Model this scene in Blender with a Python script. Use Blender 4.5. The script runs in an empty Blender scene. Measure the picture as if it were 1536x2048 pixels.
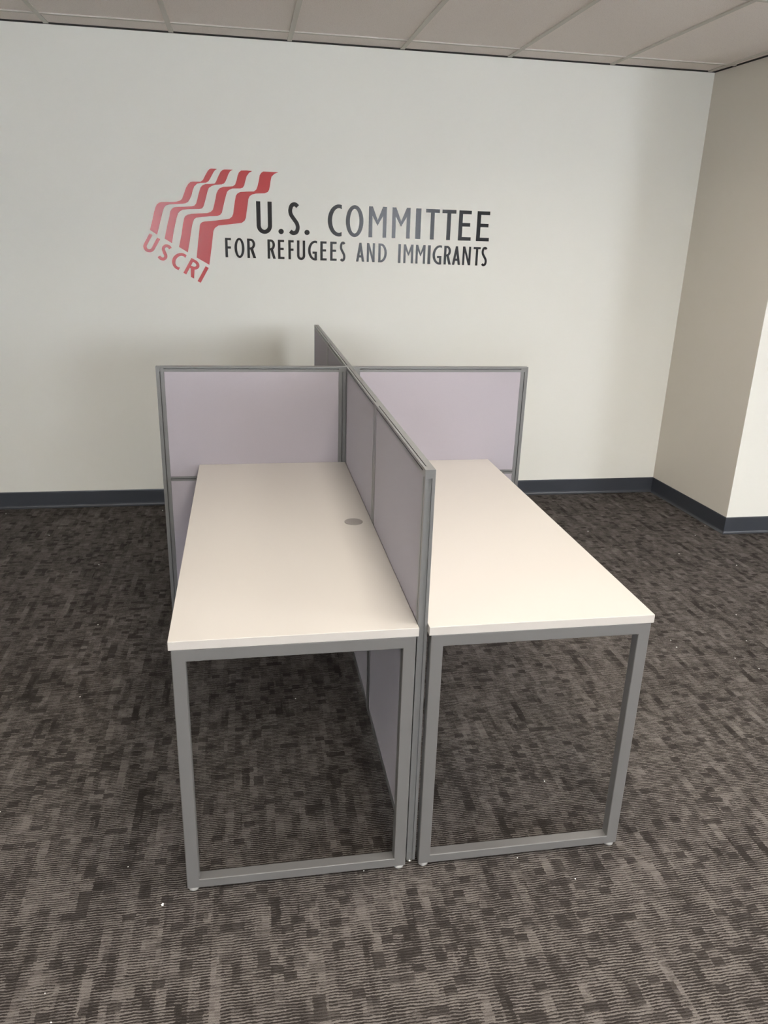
import bpy, math, random
from mathutils import Vector, Matrix
random.seed(7)
C = bpy.context.scene.collection
sc = bpy.context.scene

# ---------------------------------------------------------------- camera, world, exposure
def look(yaw, pitch, roll):
    cy, sy, cp, sp = math.cos(yaw), math.sin(yaw), math.cos(pitch), math.sin(pitch)
    f = Vector((-sy*cp, cy*cp, -sp)); r = Vector((cy, sy, 0)); u = r.cross(f)
    cr, sr = math.cos(roll), math.sin(roll)
    return cr*r + sr*u, -sr*r + cr*u, f
r_, u_, f_ = look(-0.1814, 0.3432, 0.0316)
cam = bpy.data.objects.new('camera', bpy.data.cameras.new('camera')); C.objects.link(cam)
m = Matrix((r_, u_, -f_)).transposed().to_4x4(); m.translation = Vector((-0.4056, -1.6217, 1.6277))
cam.matrix_world = m
cam.data.sensor_fit = 'HORIZONTAL'; cam.data.sensor_width = 36; cam.data.lens = 1551.06*36/1536
cam.data.clip_start = 0.05
sc.camera = cam
sc.view_settings.view_transform = 'Standard'; sc.view_settings.look = 'None'
sc.view_settings.gamma = 1; sc.view_settings.use_curve_mapping = False
sc.view_settings.exposure = 0.48

LAMP = 37.0            # watts of one troffer
LAMP_COL = (1.0, 0.92, 0.81)
SKY = 21.0              # strength of the daylight outside the windows
w = bpy.data.worlds.new('world'); sc.world = w; w.use_nodes = True
w.node_tree.nodes['Background'].inputs[0].default_value = (0.88, 0.92, 1.0, 1)
w.node_tree.nodes['Background'].inputs[1].default_value = SKY

WY = 3.1158            # the lettered wall
HC = 2.5787            # ceiling height
X0, X1, Y0 = -4.6, 4.8, -5.6
HP_ = math.pi/2
XR, YR, XE = 2.348, 2.298, 2.386     # corner of the return wall and its outer edge

# ---------------------------------------------------------------- helpers
class MB:
    def __init__(s): s.v, s.f = [], []
    def box(s, a, b):
        x0, x1 = sorted((a[0], b[0])); y0, y1 = sorted((a[1], b[1])); z0, z1 = sorted((a[2], b[2]))
        n = len(s.v)
        s.v += [(x, y, z) for z in (z0, z1) for y in (y0, y1) for x in (x0, x1)]
        s.f += [tuple(n+i for i in q) for q in ((0,2,3,1), (4,5,7,6), (0,1,5,4), (2,6,7,3), (0,4,6,2), (1,3,7,5))]
        return s
    def lathe(s, c, prof, n=28):          # prof = [(radius, z)], closed with caps
        b = len(s.v)
        for r, z in prof:
            for k in range(n):
                a = 2*math.pi*k/n; s.v.append((c[0]+r*math.cos(a), c[1]+r*math.sin(a), c[2]+z))
        for j in range(len(prof)-1):
            for k in range(n):
                p, q = b+j*n+k, b+j*n+(k+1) % n
                s.f.append((p, q, q+n, p+n))
        s.f.append(tuple(b+k for k in reversed(range(n))))
        s.f.append(tuple(b+(len(prof)-1)*n+k for k in range(n)))
        return s
    def loft(s, rings, cap=True):         # rings of equal length, closed cross-sections
        b = len(s.v); n = len(rings[0])
        for rg in rings: s.v += [tuple(q) for q in rg]
        for j in range(len(rings)-1):
            for k in range(n):
                p, q = b+j*n+k, b+j*n+(k+1) % n
                s.f.append((p, q, q+n, p+n))
        if cap:
            s.f.append(tuple(b+k for k in reversed(range(n))))
            s.f.append(tuple(b+(len(rings)-1)*n+k for k in range(n)))
        return s
    def build(s, name, mat, parent=None, bevel=0, smooth=False):
        me = bpy.data.meshes.new(name); me.from_pydata(s.v, [], s.f); me.update()
        import bmesh
        bm = bmesh.new(); bm.from_mesh(me); bmesh.ops.recalc_face_normals(bm, faces=bm.faces); bm.to_mesh(me); bm.free()
        me.materials.append(mat)
        o = bpy.data.objects.new(name, me); C.objects.link(o)
        if parent is not None: o.parent = parent
        if bevel:
            b = o.modifiers.new('bevel', 'BEVEL'); b.width = bevel; b.segments = 3; b.limit_method = 'ANGLE'
            b.harden_normals = True
        if smooth:
            for p in me.polygons: p.use_smooth = True
        return o

def thing(name, label, cat, loc=(0, 0, 0), rz=0, group=None):
    o = bpy.data.objects.new(name, None); C.objects.link(o); o.empty_display_size = .1
    o.location = loc; o.rotation_euler = (0, 0, rz); o['label'] = label; o['category'] = cat
    if group: o['group'] = group
    return o
def struct(o): o['kind'] = 'structure'; return o
def copy_tree(o, parent=None):
    c = o.copy(); C.objects.link(c)
    if parent is not None: c.parent = parent
    for ch in list(o.children): copy_tree(ch, c)
    return c

# ---------------------------------------------------------------- materials
def mat(name, col, rough=.5, metal=0., spec=.5, coat=0.):
    m = bpy.data.materials.new(name); m.use_nodes = True
    b = m.node_tree.nodes['Principled BSDF']
    b.inputs['Base Color'].default_value = (*col, 1); b.inputs['Roughness'].default_value = rough
    b.inputs['Metallic'].default_value = metal; b.inputs['Specular IOR Level'].default_value = spec
    b.inputs['Coat Weight'].default_value = coat
    return m
class NT:
    def __init__(s, m): s.t = m.node_tree; s.b = s.t.nodes['Principled BSDF']
    def n(s, t, **k):
        o = s.t.nodes.new(t)
        for a, v in k.items():
            if a.startswith('i_'):
                o.inputs[int(a[2:]) if a[2:].isdigit() else a[2:]].default_value = v
            else: setattr(o, a, v)
        return o
    def l(s, a, b): s.t.links.new(a, b)
    def math(s, op, a, b=None, c=None):
        o = s.t.nodes.new('ShaderNodeMath'); o.operation = op
        for i, v in enumerate((a, b, c)):
            if v is None: continue
            if isinstance(v, (int, float)): o.inputs[i].default_value = v
            else: s.l(v, o.inputs[i])
        return o.outputs[0]
    def noise(s, vec, scale, detail=2, rough=.5):
        o = s.n('ShaderNodeTexNoise'); o.inputs['Scale'].default_value = scale
        o.inputs['Detail'].default_value = detail; o.inputs['Roughness'].default_value = rough
        s.l(vec, o.inputs['Vector']); return o.outputs['Fac']
    def coord(s): return s.n('ShaderNodeTexCoord').outputs['Object']
    def vec(s, x, y, z=0):
        o = s.n('ShaderNodeCombineXYZ')
        for i, v in enumerate((x, y, z)):
            if isinstance(v, (int, float)): o.inputs[i].default_value = v
            else: s.l(v, o.inputs[i])
        return o.outputs[0]
    def white(s, vec):
        o = s.n('ShaderNodeTexWhiteNoise', noise_dimensions='3D'); s.l(vec, o.inputs['Vector']); return o.outputs['Value']
    def bump(s, h, dist, strength=1.):
        o = s.n('ShaderNodeBump'); o.inputs['Distance'].default_value = dist; o.inputs['Strength'].default_value = strength
        s.l(h, o.inputs['Height']); s.l(o.outputs[0], s.b.inputs['Normal'])
    def mix(s, fac, a, b):
        o = s.n('ShaderNodeMix', data_type='RGBA')
        if isinstance(fac, (int, float)): o.inputs[0].default_value = fac
        else: s.l(fac, o.inputs[0])
        for i, v in ((6, a), (7, b)):
            if isinstance(v, tuple): o.inputs[i].default_value = (*v, 1)
            else: s.l(v, o.inputs[i])
        return o.outputs[2]
    def ramp(s, fac, a, b):
        o = s.n('ShaderNodeMapRange', interpolation_type='SMOOTHSTEP'); s.l(fac, o.inputs[0])
        o.inputs[1].default_value = a; o.inputs[2].default_value = b
        return o.outputs[0]

def paint(name, col):
    m = mat(name, col, .62, spec=.3); t = NT(m); c = t.coord()
    t.bump(t.noise(c, 420, 3, .6), .0006, .25)
    return m
M_WALL = paint('wall_paint', (.82, .815, .752))
M_WALL2 = paint('wall_return_beige', (.70, .66, .585))  # return wall only: warmer, darker colour than the other walls
M_BASE = mat('rubber_base', (.042, .047, .058), .36)
M_GRID = mat('ceiling_grid_paint', (.60, .57, .51), .5)
M_GAP = mat('dark_reveal', (.03, .028, .025), .9)
M_TOP = mat('laminate_white', (.468, .447, .418), .42, spec=.4)
t = NT(M_TOP); t.bump(t.noise(t.coord(), 900, 2), .0002, .15)
M_FRAME = mat('desk_frame_grey', (.148, .147, .143), .42, metal=.15)
t = NT(M_FRAME); t.bump(t.noise(t.coord(), 1500, 2), .0001, .2)
M_ALU = mat('panel_frame_grey', (.14, .143, .143), .28, metal=0., spec=.7)
M_GLIDE = mat('glide_plastic', (.33, .33, .32), .5)
M_STEEL = mat('foot_steel', (.6, .6, .58), .3, metal=1.)
M_GROM = mat('grommet_plastic', (.23, .215, .205), .4)
M_BLACK = mat('black_vinyl', (.005, .005, .007), .20, spec=.25)
M_RED = mat('red_vinyl', (.50, .035, .04), .25, spec=.40)
M_LINT = mat('lint_white', (.9, .9, .88), .8)
M_PLAST = mat('window_frame_paint', (.5, .5, .49), .5)

M_FAB = mat('panel_fabric', (.40, .355, .395), .9, spec=.15)
t = NT(M_FAB); c = t.coord()
wv = t.noise(c, 1100, 2, .7)
t.l(t.mix(wv, (.305, .282, .312), (.36, .335, .362)), t.b.inputs['Base Color'])
t.bump(wv, .0006, .35); t.b.inputs['Sheen Weight'].default_value = .15

M_CEIL = mat('ceiling_tile', (.66, .60, .555), .92, spec=.1)
t = NT(M_CEIL); c = t.coord()
n1 = t.noise(c, 95, 5, .75); n2 = t.ramp(t.noise(c, 260, 2, .5), .60, .70)
h = t.math('SUBTRACT', n1, t.math('MULTIPLY', n2, .5))
t.l(t.mix(n2, t.mix(n1, (.86, .79, .74), (.92, .86, .81)), (.62, .56, .51)), t.b.inputs['Base Color'])
t.bump(h, .002, .5)

# carpet: ribbed loop pile, brown and grey yarn in short blocks and dashes
M_CARPET = mat('carpet', (.1, .09, .08), .95, spec=.08)
t = NT(M_CARPET); c = t.coord()
sep = t.n('ShaderNodeSeparateXYZ'); t.l(c, sep.inputs[0]); X, Y = sep.outputs[0], sep.outputs[1]
wob = t.math('MULTIPLY', t.math('SUBTRACT', t.noise(c, 30, 2), .5), .009)
wob2 = t.math('MULTIPLY', t.math('SUBTRACT', t.noise(c, 190, 2), .5), .0042)
yw = t.math('ADD', t.math('ADD', Y, wob), wob2)
xw = t.math('ADD', X, t.math('MULTIPLY', t.math('SUBTRACT', t.noise(c, 130, 2), .5), .012))
rib = t.math('SINE', t.math('MULTIPLY', yw, 2*math.pi/.0074))
rib = t.math('MULTIPLY_ADD', rib, .5, .5)
fl = lambda v, k, o=0.: t.math('FLOOR', t.math('MULTIPLY_ADD', v, 1/k, o))
b1 = t.white(t.vec(fl(xw, .030), fl(yw, 0.0222), 3))
b2 = t.white(t.vec(fl(xw, .042, .3), fl(yw, .0074), 9))
b5 = t.white(t.vec(fl(xw, .018, .6), fl(yw, 0.0296, .5), 5))
b3 = t.noise(t.vec(t.math('MULTIPLY', fl(xw, .024), 3.7), t.math('MULTIPLY', Y, 5.5), 0), 1.0, 1)
b4 = t.noise(c, 5.0, 2)
blk = t.ramp(b1, .80, .95)
dash = t.ramp(b2, .55, .95)
dens = t.math('ADD', t.math('MULTIPLY', b3, 1.45), t.math('MULTIPLY', b4, .4))
dens = t.math('ADD', dens, t.math('MULTIPLY', b5, .32))
thr = t.math('MULTIPLY_ADD', dens, -1.35, 1.96)
yarn = t.ramp(t.math('SUBTRACT', rib, thr), -.20, .20)
yarn = t.math('MULTIPLY', yarn, t.math('MULTIPLY_ADD', blk, -.78, 1.0))
yarn = t.math('MULTIPLY', yarn, t.math('MULTIPLY_ADD', dash, -.40, 1.0))
yarn = t.math('MULTIPLY_ADD', yarn, .93, .05)
fuzz = t.noise(c, 700, 3, .85)
fz = t.ramp(fuzz, .38, .62)
yarn2 = t.math('MULTIPLY', yarn, t.math('MULTIPLY_ADD', fz, .85, .38))
hue = t.noise(c, 9, 2)
lightc = t.mix(hue, (.200, .180, .171), (.200, .182, .166))
darkc = t.mix(fz, (.009, .0076, .0068), (.037, .031, .028))
t.l(t.mix(yarn2, darkc, lightc), t.b.inputs['Base Color'])
t.bump(t.math('ADD', t.math('MULTIPLY', rib, .7), t.math('MULTIPLY', fuzz, .8)), .004, .6)

M_GLASS = bpy.data.materials.new('window_glass'); M_GLASS.use_nodes = True
nt = M_GLASS.node_tree; nt.nodes.clear()
out = nt.nodes.new('ShaderNodeOutputMaterial'); g = nt.nodes.new('ShaderNodeBsdfTransparent')
g2 = nt.nodes.new('ShaderNodeBsdfGlossy'); mx = nt.nodes.new('ShaderNodeMixShader'); mx.inputs[0].default_value = .05
g2.inputs['Roughness'].default_value = .02
nt.links.new(g.outputs[0], mx.inputs[1]); nt.links.new(g2.outputs[0], mx.inputs[2]); nt.links.new(mx.outputs[0], out.inputs[0])
M_LENS = bpy.data.materials.new('troffer_lens'); M_LENS.use_nodes = True
b = M_LENS.node_tree.nodes['Principled BSDF']; b.inputs['Base Color'].default_value = (.8, .8, .78, 1)
b.inputs['Emission Color'].default_value = (*LAMP_COL, 1); b.inputs['Emission Strength'].default_value = 1.2

# ---------------------------------------------------------------- the room
struct(MB().box((X0-.1, Y0-.1, -.1), (X1+.1, WY+.1, 0)).build('floor', M_CARPET))
struct(MB().box((X0-.1, Y0-.1, HC+.006), (X1+.1, WY+.1, HC+.12)).build('ceiling', M_CEIL))
struct(MB().box((X0-.1, WY, -.0), (XR+.05, WY+.1, HC+.1)).build('wall_back', M_WALL))
struct(MB().loft([[(XR, WY, 0), (XE, YR+.0001, 0), (XE+.10, YR+.02, 0), (XR+.10, WY, 0)],
                  [(XR, WY, HC+.1), (XE, YR+.0001, HC+.1), (XE+.10, YR+.02, HC+.1), (XR+.10, WY, HC+.1)]]).build('wall_return', M_WALL2))
struct(MB().box((XE+.0005, YR, 0), (X1+.1, YR+.1, HC+.1)).build('wall_outer', M_WALL))
WZ0, WZ1 = 1.15, 2.30
def pierced_wall(name, a0, a1, wins, put):
    # put(along, out, z): wall thickness runs from out=0 to out=-.1
    m_ = MB(); xs = a0
    def bx(a, b_, z0, z1): m_.box(put(a, -.1, z0), put(b_, 0, z1))
    for a, b_ in wins:
        bx(xs, a, 0, HC+.1); bx(a, b_, 0, WZ0); bx(a, b_, WZ1, HC+.1); xs = b_
    bx(xs, a1, 0, HC+.1)
    struct(m_.build(name, M_WALL))
front = lambda a, o, z: (a, Y0+o, z)
left = lambda a, o, z: (X0+o, a, z)
right = lambda a, o, z: (X1-o, a, z)
pierced_wall('wall_front', X0, X1, [(-2.65, -1.35), (1.45, 2.70)], front)
pierced_wall('wall_left', Y0-.1, WY, [], left)
pierced_wall('wall_right', Y0-.1, YR, [(-3.0, -1.2)], right)
for k, (a, b_, put, rot) in enumerate([(-2.65, -1.35, front, (HP_, 0, math.pi)), (1.45, 2.70, front, (HP_, 0, math.pi)), (-3.0, -1.2, right, (HP_, 0, -HP_))]):  # front pair follows the lettering's reflections, right one added for more light
    root = bpy.data.objects.new('window_%d' % (k+1), None); C.objects.link(root); root.location = put((a+b_)/2, -.06, WZ0); struct(root)
    ro = Vector(root.location); s_ = .045; c_ = (a+b_)/2
    lo_ = lambda p: tuple(Vector(p)-ro)
    fr = MB()
    for a_, b2, z0, z1 in ((a, a+s_, WZ0, WZ1), (b_-s_, b_, WZ0, WZ1), (a+s_, b_-s_, WZ0, WZ0+s_), (a+s_, b_-s_, WZ1-s_, WZ1), (c_-.02, c_+.02, WZ0+s_, WZ1-s_)):
        fr.box(lo_(put(a_, -.06, z0)), lo_(put(b2, -.01, z1)))
    fr.build('window_frame', M_PLAST, root)
    for a_, b2 in ((a+s_, c_-.02), (c_+.02, b_-s_)):
        MB().box(lo_(put(a_, -.040, WZ0+s_)), lo_(put(b2, -.034, WZ1-s_))).build('pane', M_GLASS, root)
    L = bpy.data.lights.new('daylight_portal', 'AREA'); L.shape = 'RECTANGLE'; L.size = b_-a; L.size_y = WZ1-WZ0
    L.cycles.is_portal = True
    lo = bpy.data.objects.new('daylight_portal', L); C.objects.link(lo); lo.location = put(c_, -.13, (WZ0+WZ1)/2); lo.rotation_euler = rot

# cove base: profile (out from wall, height)
COVE = [(0, 0), (.013, 0), (.0135, .002), (.010, .004), (.0065, .008), (.0042, .014), (.0034, .022), (.0032, .098), (.002, .1035), (0, .104)]
def cove(name, p, q, n, m0=0, m1=0):
    # p, q on the wall line, n = outward normal; m0, m1 = mitre slope along the run per metre out
    d = (Vector(q)-Vector(p)).normalized(); rings = []
    for e, s_ in ((Vector(p), m0), (Vector(q), m1)):
        rings.append([(e.x+n[0]*o+d.x*o*s_, e.y+n[1]*o+d.y*o*s_, z) for o, z in COVE])
    return struct(MB().loft(rings).build(name, M_BASE, smooth=False))
rd = Vector((XE-XR, YR-WY)).normalized(); rn = (rd.y, -rd.x)
cove('baseboard_back', (X0, WY), (XR, WY), (0, -1), 0, -1)
cove('baseboard_return', (XR, WY), (XE, YR), rn, 1, 1)
cove('baseboard_outer', (XE, YR), (X1, YR), (0, -1), -1, 0)
cove('baseboard_left', (X0, Y0), (X0, WY), (1, 0))
cove('baseboard_right', (X1, YR), (X1, Y0), (-1, 0))
cove('baseboard_front', (X1, Y0), (X0, Y0), (0, 1))

# ceiling grid: flat tees carrying the tiles
GX0, GP = -1.3456, .6096; GYB, GYP = WY-.195, 1.14
gx = [GX0+k*GP for k in range(-5, 10)]; gy = [GYB-k*GYP for k in range(0, 8)]
tb = MB()
for x in gx:
    if X0 < x < X1: tb.box((x-.012, Y0, HC), (x+.012, WY, HC+.008))
struct(tb.build('trim_1', M_GRID))
tb = MB()
for y in gy: tb.box((X0, y-.012, HC+.0005), (X1, y+.012, HC+.0075))
struct(tb.build('trim_2', M_GRID))
# black reveal where the wall stops just short of the tiles
tb = MB(); tb.box((X0, WY-.004, HC-.002), (XR, WY+.001, HC+.006))
struct(tb.build('trim_3', M_GAP))
tb = MB().loft([[(XR, WY, z), (XR-.004, WY, z), (XE-.004, YR, z), (XE, YR, z)] for z in (HC-.002, HC+.006)])
struct(tb.build('trim_4', M_GAP))

# ceiling troffers, each filling one cell of the grid
def troffer(ix, iy, label, k=1.):
    xa, xb = GX0+ix*GP+.012, GX0+(ix+1)*GP-.012; ya, yb = gy[iy+1]+.012, gy[iy]-.012
    cx, cy = (xa+xb)/2, (ya+yb)/2; hx, hy = (xb-xa)/2, (yb-ya)/2
    t_ = thing('ceiling_light', label, 'ceiling light', (cx, cy, HC), 0, 'recessed troffers in the ceiling grid')
    f = MB(); e = .022
    for a, b_ in (((-hx, -hy), (-hx+e, hy)), ((hx-e, -hy), (hx, hy)), ((-hx, -hy), (hx, -hy+e)), ((-hx, hy-e), (hx, hy))):
        f.box((*a, -.003), (*b_, .0055))
    f.build('frame', M_GRID, t_)
    MB().box((-hx+e, -hy+e, .000), (hx-e, hy-e, .005)).build('diffuser', M_LENS, t_)
    L = bpy.data.lights.new('troffer_lamp', 'AREA'); L.shape = 'RECTANGLE'; L.size = 2*(hx-e); L.size_y = 2*(hy-e)
    L.energy = LAMP*k; L.color = LAMP_COL; L.spread = math.radians(150)
    lo = bpy.data.objects.new('troffer_lamp', L); C.objects.link(lo); lo.parent = t_; lo.location = (0, 0, -.006)
    return t_
troffer(4, 1, 'white recessed ceiling light above the right desk', .24)
troffer(2, 2, 'white recessed ceiling light above the front ends of the two desks', .50)
troffer(2, 4, 'unseen recessed ceiling light added just behind the photographer', .8)  # this and the ones below are added out of view to light the room
troffer(6, 3, 'unseen recessed ceiling light added beside the return wall, right of the photographer', .7)
troffer(-2, 3, 'unseen recessed ceiling light added far left of the photographer', .55)
troffer(2, 6, 'unseen recessed ceiling light added behind the photographer between the two front windows')
troffer(6, 5, 'unseen recessed ceiling light added near the right window')
# ---------------------------------------------------------------- measured tables (metres on the wall or floor)
BIG = [
('U', -0.322, -0.2354, 1.6136, 1.7838), ('.', -0.1998, -0.1697, 1.6124, 1.6403), ('S', -0.1443, -0.0784, 1.6119, 1.782), ('.', -0.052, -0.0222, 1.6114, 1.6395), ('C', 0.0819, 0.162, 1.6083, 1.7793), ('O', 0.186, 0.2885, 1.6081, 1.7797), ('M', 0.3198, 0.4241, 1.6083, 1.7772), ('M', 0.4573, 0.5642, 1.6086, 1.7777), ('I', 0.5971, 0.6282, 1.6078, 1.7754), ('T', 0.6564, 0.7391, 1.608, 1.774), ('T', 0.7545, 0.8386, 1.6094, 1.7744), ('E', 0.8567, 0.9349, 1.6077, 1.7748), ('E', 0.9679, 1.0475, 1.6078, 1.7749), ]
SMALL = [
('F', -0.5009, -0.4678, 1.4799, 1.5845), ('O', -0.4492, -0.3937, 1.4761, 1.585), ('R', -0.3778, -0.329, 1.4778, 1.5836), ('R', -0.2632, -0.2168, 1.4752, 1.5828), ('E', -0.2042, -0.1675, 1.4751, 1.581), ('F', -0.1448, -0.1136, 1.4765, 1.5813), ('U', -0.0952, -0.0482, 1.4732, 1.5795), ('G', -0.0317, 0.02, 1.473, 1.5807), ('E', 0.0394, 0.0766, 1.473, 1.5781), ('E', 0.0968, 0.135, 1.4722, 1.5775), ('S', 0.1522, 0.1866, 1.4713, 1.579), ('A', 0.2487, 0.2976, 1.47, 1.576), ('N', 0.3119, 0.3594, 1.4715, 1.5762), ('D', 0.3801, 0.431, 1.4717, 1.576), ('I', 0.4991, 0.5143, 1.4704, 1.5758), ('M', 0.5313, 0.59, 1.4686, 1.5757), ('M', 0.6047, 0.6629, 1.4681, 1.5762), ('I', 0.6776, 0.6947, 1.4686, 1.5762), ('G', 0.7077, 0.7624, 1.4674, 1.5768), ('R', 0.7772, 0.8223, 1.4682, 1.5733), ('A', 0.8289, 0.8791, 1.4679, 1.5747), ('N', 0.8915, 0.9419, 1.4686, 1.5749), ('T', 0.9577, 1.0017, 1.4701, 1.5743), ('S', 1.0076, 1.0451, 1.4674, 1.5756), ]
STRIPES = [
[(-0.9075, 1.6142), (-0.8908, 1.668), (-0.8789, 1.7088), (-0.8694, 1.7342), (-0.8606, 1.7483), (-0.847, 1.758), (-0.8364, 1.7609), (-0.7894, 1.7628), (-0.7579, 1.7652), (-0.7366, 1.7715), (-0.7256, 1.7806), (-0.7136, 1.8073), (-0.7015, 1.8376), (-0.6887, 1.8567), (-0.6764, 1.8683), (-0.6631, 1.8713), (-0.6212, 1.8725), (-0.6076, 1.8822), (-0.5933, 1.9075), (-0.5806, 1.9277), (-0.5723, 1.9367), (-0.563, 1.9408), (-0.5404, 1.9412), (-0.5307, 1.9404), (-0.5413, 1.9336), (-0.5496, 1.9229), (-0.5593, 1.9064), (-0.5706, 1.8874), (-0.579, 1.8759), (-0.5925, 1.8684), (-0.6215, 1.866), (-0.6401, 1.8618), (-0.6566, 1.8468), (-0.6655, 1.8266), (-0.6733, 1.8013), (-0.6836, 1.7809), (-0.6936, 1.7667), (-0.7085, 1.7587), (-0.7296, 1.7554), (-0.7954, 1.7498), (-0.8141, 1.7437), (-0.8253, 1.7307), (-0.8348, 1.7052), (-0.8446, 1.6746), (-0.8579, 1.631), (-0.8711, 1.591)],
[(-0.8315, 1.5708), (-0.8125, 1.6426), (-0.7993, 1.6862), (-0.7924, 1.7142), (-0.7823, 1.7284), (-0.7701, 1.7364), (-0.7542, 1.7387), (-0.7173, 1.7407), (-0.675, 1.7447), (-0.6616, 1.7477), (-0.6505, 1.7595), (-0.6427, 1.7824), (-0.6348, 1.8102), (-0.6226, 1.8431), (-0.6116, 1.8548), (-0.5955, 1.8616), (-0.5717, 1.863), (-0.5468, 1.866), (-0.5387, 1.8738), (-0.5242, 1.9041), (-0.5114, 1.9269), (-0.4992, 1.9373), (-0.4885, 1.9397), (-0.4568, 1.9403), (-0.4449, 1.9403), (-0.4598, 1.9315), (-0.4696, 1.9163), (-0.4769, 1.8986), (-0.4855, 1.8808), (-0.4939, 1.8693), (-0.5074, 1.8633), (-0.5446, 1.8591), (-0.5616, 1.853), (-0.5779, 1.8424), (-0.5852, 1.8271), (-0.593, 1.8018), (-0.6023, 1.7712), (-0.6115, 1.7457), (-0.6199, 1.7353), (-0.6333, 1.7323), (-0.6916, 1.729), (-0.7234, 1.7254), (-0.7397, 1.7173), (-0.7509, 1.7055), (-0.7601, 1.6824), (-0.7701, 1.6464), (-0.7804, 1.6077), (-0.7932, 1.5484)],
[(-0.7558, 1.5286), (-0.7387, 1.5951), (-0.7259, 1.657), (-0.7193, 1.6812), (-0.7121, 1.6929), (-0.6984, 1.7009), (-0.677, 1.7054), (-0.6398, 1.7085), (-0.5918, 1.7121), (-0.5728, 1.7191), (-0.5607, 1.731), (-0.553, 1.7553), (-0.545, 1.7859), (-0.5385, 1.8138), (-0.5298, 1.8317), (-0.5188, 1.8434), (-0.4999, 1.8511), (-0.4653, 1.8537), (-0.4466, 1.8562), (-0.4343, 1.8654), (-0.4255, 1.8882), (-0.4195, 1.9109), (-0.4123, 1.9273), (-0.4, 1.9377), (-0.372, 1.9396), (-0.3508, 1.9385), (-0.3396, 1.9375), (-0.3564, 1.9283), (-0.3702, 1.9104), (-0.3776, 1.8876), (-0.385, 1.8623), (-0.3934, 1.8507), (-0.4069, 1.8464), (-0.4497, 1.8443), (-0.4686, 1.8365), (-0.4796, 1.8261), (-0.487, 1.8057), (-0.4962, 1.775), (-0.5055, 1.7417), (-0.5118, 1.7173), (-0.5217, 1.7055), (-0.538, 1.6986), (-0.5782, 1.696), (-0.6274, 1.6906), (-0.6542, 1.6859), (-0.6652, 1.6778), (-0.6726, 1.6623), (-0.6808, 1.6339), (-0.6877, 1.6028), (-0.6952, 1.5628), (-0.7092, 1.5012)],
[(-0.6621, 1.4748), (-0.65, 1.5562), (-0.6402, 1.6186), (-0.6362, 1.6455), (-0.6317, 1.6559), (-0.622, 1.6639), (-0.6098, 1.6674), (-0.5518, 1.6738), (-0.5336, 1.677), (-0.4877, 1.6836), (-0.4714, 1.6867), (-0.4575, 1.6974), (-0.4503, 1.713), (-0.4452, 1.7438), (-0.4386, 1.7796), (-0.4322, 1.8077), (-0.4238, 1.8193), (-0.4075, 1.8283), (-0.3726, 1.8313), (-0.3322, 1.8336), (-0.3185, 1.8447), (-0.3113, 1.8626), (-0.3039, 1.8905), (-0.2984, 1.9183), (-0.2895, 1.9311), (-0.2786, 1.9378), (-0.2357, 1.9378), (-0.1953, 1.937), (-0.217, 1.9291), (-0.2335, 1.9134), (-0.2393, 1.8906), (-0.2439, 1.8627), (-0.2483, 1.8449), (-0.2566, 1.8332), (-0.273, 1.8262), (-0.3217, 1.8231), (-0.3434, 1.8173), (-0.3571, 1.8079), (-0.3643, 1.7924), (-0.3692, 1.7618), (-0.3757, 1.7258), (-0.3806, 1.6948), (-0.3879, 1.6791), (-0.4045, 1.6669), (-0.4725, 1.6571), (-0.5347, 1.6487), (-0.5541, 1.6352), (-0.5628, 1.6194), (-0.5679, 1.5872), (-0.5791, 1.5164), (-0.5935, 1.4368)],
]
RED = [
('U', [(-0.9616, 1.5136), (-0.906, 1.4847), (-0.856, 1.5676), (-0.9116, 1.5959)]),
('S', [(-0.8833, 1.4693), (-0.8379, 1.4457), (-0.7895, 1.5267), (-0.8348, 1.5498)]),
('C', [(-0.8163, 1.4293), (-0.7658, 1.4031), (-0.7162, 1.4868), (-0.7666, 1.5126)]),
('R', [(-0.7396, 1.3898), (-0.6817, 1.3597), (-0.6334, 1.442), (-0.6912, 1.4716)]),
('I', [(-0.6632, 1.3461), (-0.646, 1.3372), (-0.5977, 1.4198), (-0.6148, 1.4286)]),
]
SPECKS=[(-0.656, -0.029),(-0.759, 0.113),(-0.131, 0.01),(-1.51, 2.64),(-1.173, 2.196),(-1.069, 1.535),(-1.04, 0.972),(-1.155, 0.381),(-0.892, -0.242),(-0.863, -0.316),(1.573, 2.412),(2.348, 2.433),(2.195, 2.287),(1.944, 2.028),(2.178, 1.844),(1.822, 1.301),(1.383, 1.109),(1.377, 1.049),(1.719, 1.065),(1.627, 0.842),(1.577, 0.932),(0.494, 0.295),(0.301, -0.004),(0.432, -0.098),(-1.835, 3.021),(-0.934, 3.005),(-0.261, 0.861),]
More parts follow.
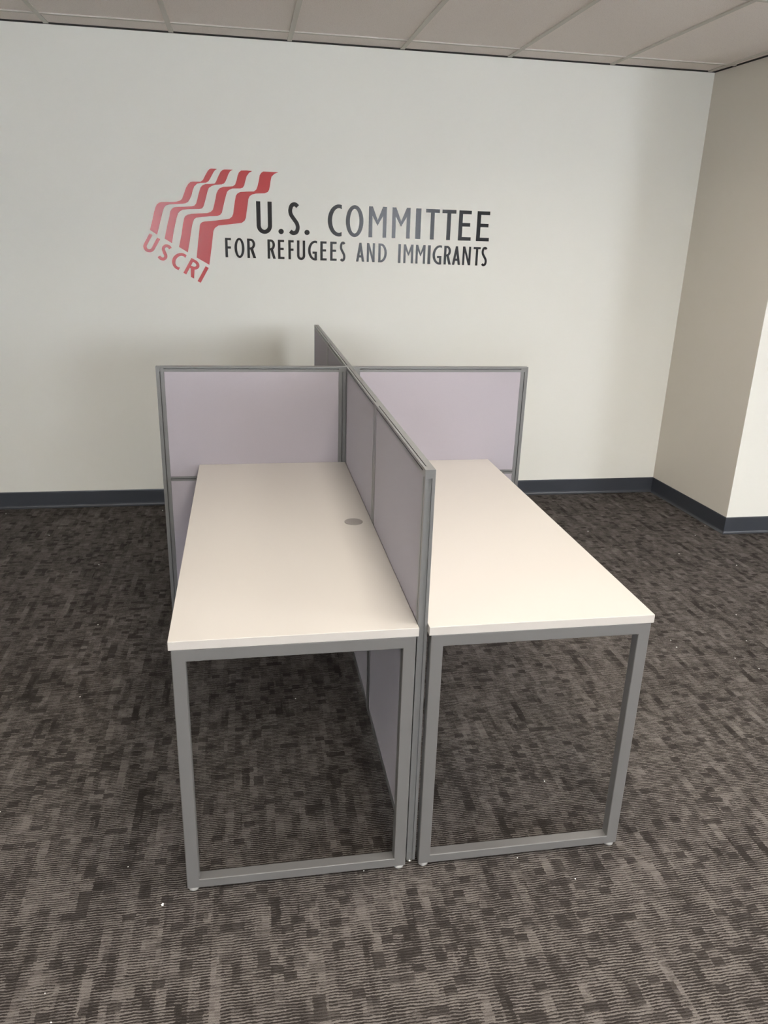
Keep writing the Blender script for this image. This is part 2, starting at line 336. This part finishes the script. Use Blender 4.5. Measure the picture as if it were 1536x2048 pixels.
# ---------------------------------------------------------------- partition panels
T, H, ZJ, PW, Z0 = .024, 1.1298, .6807, .030, .014
def panel(label, loc, rz, L, name='partition_panel', foot_at=(0.02, 1)):
    """local x along the panel from 0 to L, local y through its thickness"""
    t_ = thing(name, label, 'partition panel', loc, rz, None)
    h = T/2
    for s_ in (0, 1):
        p = MB(); X = (lambda v: v) if s_ == 0 else (lambda v: L-v)
        zt = H-.020
        p.box((X(.0035), -.0062, Z0), (X(.012), .0062, zt)); p.box((X(.010), -h+.0095, Z0), (X(PW-.002), h-.0095, zt))
        for y0, y1 in ((-h, -h+.0075), (h-.0075, h)):
            p.box((X(0), y0, Z0), (X(.0130), y1, zt)); p.box((X(.0165), y0, Z0), (X(PW), y1, zt))
        p.box((X(0), -h, zt), (X(PW), h, H))
        p.build('post', M_ALU, t_)
    r = MB()
    a, b_ = PW, L-PW
    r.box((a, -h+.0095, H-.020), (b_, h-.0095, H-.010))
    r.box((a, -h, H-.0065), (b_, .0033, H)); r.box((a, .0058, H-.0065), (b_, h, H)); r.box((a, -.002, H-.011), (b_, .001, H-.006))
    r.box((a, -h, H-.020), (b_, h, H-.0100))
    r.build('top_rail', M_ALU, t_)
    r = MB(); r.box((a, -h+.0095, ZJ-.009), (b_, h-.0095, ZJ+.009))
    r.box((a, -h, ZJ+.0015), (b_, h, ZJ+.009)); r.box((a, -h, ZJ-.009), (b_, h, ZJ-.0015))
    r.build('middle_rail', M_ALU, t_)
    r = MB(); r.box((a, -h, Z0+.006), (b_, h, Z0+.03)); r.build('bottom_rail', M_ALU, t_)
    for z0, z1 in ((ZJ+.009, H-.020), (Z0+.03, ZJ-.009)):
        MB().box((a+.0004, -h+.0008, z0+.0004), (b_-.0004, h-.0008, z1-.0004)).build('fabric_tile', M_FAB, t_)
    for x in (.015, L-.015):
        MB().lathe((x, 0, 0), [(.0075, 0), (.008, .002), (.006, .004), (.0035, .0045), (.0035, Z0+.004)], 16).build('levelling_foot', M_STEEL, t_, smooth=False)
    return t_
LP = .7297; YF = .0178; YJ = 1.4597
HP = math.pi/2
ls = (YJ-YF-.0004)/2
panel('lavender grey partition panel whose metal end post stands between the two desk fronts', (0, YF, 0), HP, ls-.0002)
panel('lavender grey partition panel between the desks, behind the front one and ending at the crossing', (0, YF+ls, 0), HP, ls)
panel('lavender grey partition panel just beyond the crossing, seen as a narrow strip', (0, YJ+.0004, 0), HP, .7345)
panel('farthest lavender grey partition panel, its end nearly touching the lettered wall', (0, YJ+.7355, 0), HP, .7345)
WL = .5887+.1558-.012+.0
panel('wide lavender grey cross panel behind the left desk', (-T/2-.0005-WL, YJ, 0), 0, WL)
panel('wide lavender grey cross panel behind the right desk', (T/2+.0005, YJ, 0), 0, WL)

# ---------------------------------------------------------------- desks
HT, TH, DL, DD = .7387, .0233, 1.4536-.006, .5885
def desk(label, side, x_in):
    """side = -1 left desk, +1 right desk; x_in = the edge against the partition"""
    x_out = x_in+side*DD
    t_ = thing('desk', label, 'desk', ((x_in+x_out)/2, DL/2, 0))
    ox, oy = (x_in+x_out)/2, DL/2
    top = MB().box((-DD/2, -DL/2, HT-TH), (DD/2, DL/2, HT)).build('tabletop', M_TOP, t_, bevel=.0015)
    zt = HT-TH-.0004; W_ = .032; D_ = .030; zb = .012
    for y0 in (-DL/2+.002, DL/2-.002-D_):
        f = []
        xa, xb = -DD/2+.0055, DD/2-.0055
        # closed loop of square tube, one mesh
        outer = [(xa, zb), (xb, zb), (xb, zt), (xa, zt)]; inner = [(xa+W_, zb+W_*.82), (xb-W_, zb+W_*.82), (xb-W_, zt-W_), (xa+W_, zt-W_)]
        mb = MB(); n = 4
        for yy in (y0, y0+D_):
            mb.v += [(x, yy, z) for x, z in outer] + [(x, yy, z) for x, z in inner]
        for k in range(4):
            j = (k+1) % 4
            mb.f += [(k, j, 4+j, 4+k), (8+j, 8+k, 12+k, 12+j), (j, k, 8+k, 8+j), (4+k, 4+j, 12+j, 12+k)]
        lf = mb.build('leg_frame', M_FRAME, t_, bevel=.0025)
        for x in (xa+.016, xb-.016):
            MB().lathe((x, y0+D_/2, 0), [(.009, 0), (.0135, .0015), (.0140, .006), (.0125, zb), (.006, zb+.001)], 24).build('glide', M_GLIDE, lf, smooth=True)
    for x in (-DD/2+.06, DD/2-.06-.025):
        MB().box((x, -DL/2+.004+D_, zt-.04), (x+.025, DL/2-.004-D_, zt)).build('side_rail', M_FRAME, t_, bevel=.002)
    gx_ = -side*(DD/2-.0605)
    g = MB().lathe((gx_, .739-oy, HT), [(.0300, 0), (.0300, .0012), (.0285, .0022), (.0250, .0024)], 48).build('grommet', M_GROM, t_, smooth=False)
    return t_
desk('white topped desk left of the partition, with the round grey cable grommet in view', -1, -.0125)
desk('white topped desk right of the partition', 1, .0130)

# ---------------------------------------------------------------- wall logo
def arc(cx, cy, rx, ry, a0, a1, n=20):
    return [(cx+rx*math.cos(math.radians(a0+(a1-a0)*k/n)), cy+ry*math.sin(math.radians(a0+(a1-a0)*k/n))) for k in range(n+1)]
def catmull(P, n=8):
    Q = [P[0]]+P+[P[-1]]; out = []
    for i in range(1, len(Q)-2):
        for k in range(n):
            t_ = k/n; p0, p1, p2, p3 = Q[i-1:i+3]
            out.append(tuple(.5*(2*p1[j]+(p2[j]-p0[j])*t_+(2*p0[j]-5*p1[j]+4*p2[j]-p3[j])*t_*t_+(3*p1[j]-p0[j]-3*p2[j]+p3[j])*t_**3) for j in (0, 1)))
    return out+[P[-1]]
def stroke(P, s):
    L_, R_ = [], []
    for i, p in enumerate(P):
        a = P[max(i-1, 0)]; b = P[min(i+1, len(P)-1)]; d = Vector((b[0]-a[0], b[1]-a[1])).normalized()
        L_.append((p[0]-d.y*s/2, p[1]+d.x*s/2)); R_.append((p[0]+d.y*s/2, p[1]-d.x*s/2))
    return L_+R_[::-1]
def glyph(c, w, h, s):
    q = s*.86
    if c == 'I': return [[(0, 0), (w, 0), (w, h), (0, h)]]
    if c == '.': return [arc(w/2, h/2, w/2, h/2, 0, 354, 30)]
    if c == 'T': return [[((w-s)/2, 0), ((w+s)/2, 0), ((w+s)/2, h-q), (w, h-q), (w, h), (0, h), (0, h-q), ((w-s)/2, h-q)]]
    if c == 'E': return [[(0, 0), (w, 0), (w, q), (s, q), (s, .47*h), (.9*w, .47*h), (.9*w, .47*h+q), (s, .47*h+q), (s, h-q), (w*.97, h-q), (w*.97, h), (0, h)]]
    if c == 'F': return [[(0, 0), (s, 0), (s, .45*h), (.95*w, .45*h), (.95*w, .45*h+q), (s, .45*h+q), (s, h-q), (w, h-q), (w, h), (0, h)]]
    if c == 'N': return [[(0, 0), (s*.9, 0), (s*.9, .68*h), (w-s, 0), (w, 0), (w, h), (w-s*.9, h), (w-s*.9, .34*h), (s, h), (0, h)]]
    if c == 'M': return [[(0, 0), (s*.92, 0), (s*.92, .70*h), (w/2, .38*h), (w-s*.92, .70*h), (w-s*.92, 0), (w, 0), (w, h), (w-s*.95, h), (w/2, .56*h), (s*.95, h), (0, h)]]
    if c == 'U':
        r = w/2
        return [[(0, h)]+arc(w/2, r*1.05, w/2, r*1.05, 180, 360)+[(w, h), (w-s, h)]+arc(w/2, r*1.05, w/2-s, r*1.05-s*.95, 360, 180)+[(s, h)]]
    if c == 'O':
        return [arc(w/2, h/2, w/2, h/2, 0, 354, 48), arc(w/2, h/2, w/2-s*1.02, h/2-q, 0, 354, 48)]
    if c in 'CG':
        cx = .80*w; rx, ry = cx, h/2; ix, iy = rx-s*1.05, ry-q
        a0 = math.degrees(math.acos((w-cx)/rx)); a1 = math.degrees(math.acos(min(1, (w-cx)/ix)))
        if c == 'C': return [arc(cx, h/2, rx, ry, a0, 360-a0, 36)+arc(cx, h/2, ix, iy, 360-a1, a1, 36)]
        a2 = math.degrees(math.acos(max(-1, min(1, (w-s-cx)/ix))))
        return [arc(cx, h/2, rx, ry, a0, 360-a0, 36)+[(w, .45*h), (.5*w, .45*h), (.5*w, .45*h-q), (w-s, .45*h-q)]+arc(cx, h/2, ix, iy, 360-a2, a1, 36)]
    if c == 'D':
        k = .28*w
        return [[(0, 0)]+arc(k, h/2, w-k, h/2, -90, 90, 30)+[(0, h)], [(s, q)]+arc(k, h/2, w-k-s, h/2-q, -90, 90, 30)+[(s, h-q)]]
    if c == 'R':
        k = .40*w; yb = .44*h; ry = (h-yb)/2; rx = .92*w-k
        return [[(0, 0), (s, 0), (s, yb), (.36*w, yb), (w-s*1.1, 0), (w, 0)]+arc(k, h-ry, rx, ry, -58, 90, 24)+[(0, h)],
                [(s, yb+q*.9)]+arc(k, h-ry, rx-s, ry-q, -90, 90, 24)+[(s, h-q)]]
    if c == 'A':
        k = 1.0*s; m_ = w/2-.45*s; yc = .22*h
        f = lambda y: k+m_*y/h
        ya = h*(w/2-k)/m_
        y2 = yc+q
        return [[(0, 0), (k, 0), (f(yc), yc), (w-f(yc), yc), (w-k, 0), (w, 0), (w/2+.45*s, h), (w/2-.45*s, h)],
                [(f(y2), y2), (w-f(y2), y2), (w/2, ya)]]
    if c == 'S':
        P = [(1.0, .925), (.78, .985), (.52, 1.0), (.2, .95), (.02, .80), (.09, .66), (.32, .555), (.62, .445), (.90, .33), (1.0, .19), (.84, .05), (.5, 0), (.25, .012), (0, .07)]
        P = [(s/2+x*(w-s), q/2+y*(h-q)) for x, y in P]
        return [stroke(catmull(P), s*.95)]
def vinyl(name, loops, material, parent, label=None):
    cu = bpy.data.curves.new('outline', 'CURVE'); cu.dimensions = '2D'; cu.fill_mode = 'BOTH'; cu.extrude = .0005
    for lp in loops:
        sp = cu.splines.new('POLY'); sp.points.add(len(lp)-1); sp.use_cyclic_u = True
        for p, (x, z) in zip(sp.points, lp): p.co = (x, z, 0, 1)
    tmp = bpy.data.objects.new('outline', cu)
    me0 = tmp.to_mesh()
    vs = [v.co.copy() for v in me0.vertices]; fs = [tuple(p.vertices) for p in me0.polygons]
    tmp.to_mesh_clear(); bpy.data.objects.remove(tmp); bpy.data.curves.remove(cu)
    ox, oz = LOGO
    mb = MB(); mb.v = [(v.x-ox, -v.z, v.y-oz) for v in vs]; mb.f = fs
    o = mb.build(name, material, parent)
    if label: o['label'] = label
    return o
LOGO = (0., 1.6)
logo = thing('wall_logo', 'red striped wave emblem and black U.S. COMMITTEE lettering on the white wall', 'wall logo', (LOGO[0], WY-.0006, LOGO[1]))
for S_ in STRIPES: vinyl('stripe', [S_], M_RED, logo)
for c, (p0, p1, p2, p3) in RED:
    w_ = math.dist(p0, p1); h_ = math.dist(p0, p3)
    ex = ((p1[0]-p0[0])/w_, (p1[1]-p0[1])/w_); ey = ((p3[0]-p0[0])/h_, (p3[1]-p0[1])/h_)
    s_ = .0175
    loops = [[(p0[0]+x*ex[0]+y*ey[0], p0[1]+x*ex[1]+y*ey[1]) for x, y in lp] for lp in glyph(c, w_, h_, s_)]
    vinyl('letter', loops, M_RED, logo, 'red slanted letter %s below the stripes' % c)
for tab, s_, b0, t0, dsc in ((BIG, .0232, (1.6125, -.0042), (1.7815, -.0065), 'large'), (SMALL, .0142, (1.4765, -.0075), (1.5815, -.0065), 'small')):
    for c, a, b_, zb, zt in tab:
        base = b0[0]+b0[1]*a; top = t0[0]+t0[1]*a
        if c == '.': zb, zt = base, base+.0285
        elif c in 'OCGSU': zb = base-.002; zt = top+(.002 if c != 'U' else 0)
        else: zb, zt = base, top
        loops = [[(a+x, zb+y) for x, y in lp] for lp in glyph(c, b_-a, zt-zb, s_)]
        if c == '.': vinyl('full_stop', loops, M_BLACK, logo)
        else: vinyl('letter', loops, M_BLACK, logo, '%s black letter %s' % (dsc, c))

# ---------------------------------------------------------------- bits of lint on the carpet
def bit(p, r, label, group=None):
    rr = random.Random(int(p[0]*1000+p[1]*77))
    rings = []
    n = 7; ang = [2*math.pi*k/n+rr.uniform(-.3, .3) for k in range(n)]; rad = [r*rr.uniform(.5, 1.2) for k in range(n)]
    for sc_, z in ((.7, 0), (1, r*.3), (.5, r*.7)):
        rings.append([(rad[k]*sc_*math.cos(ang[k])*1.3, rad[k]*sc_*math.sin(ang[k]), z) for k in range(n)])
    o = MB().loft(rings).build('lint_speck', M_LINT); o.location = (p[0], p[1], 0.0005); o.rotation_euler.z = rr.uniform(0, 6)
    o['label'] = label; o['category'] = 'lint'
    if group: o['group'] = group
    return o
bit(SPECKS[0], .0042, 'largest white paper crumb on the carpet, in front of the left desk foot')
for k, p in enumerate(SPECKS[1:]):
    d_ = math.dist(p, (-.4, -1.6)); bit(p, .0013+.00045*d_, 'tiny white lint speck lying on the dark carpet', 'white lint specks on the carpet')
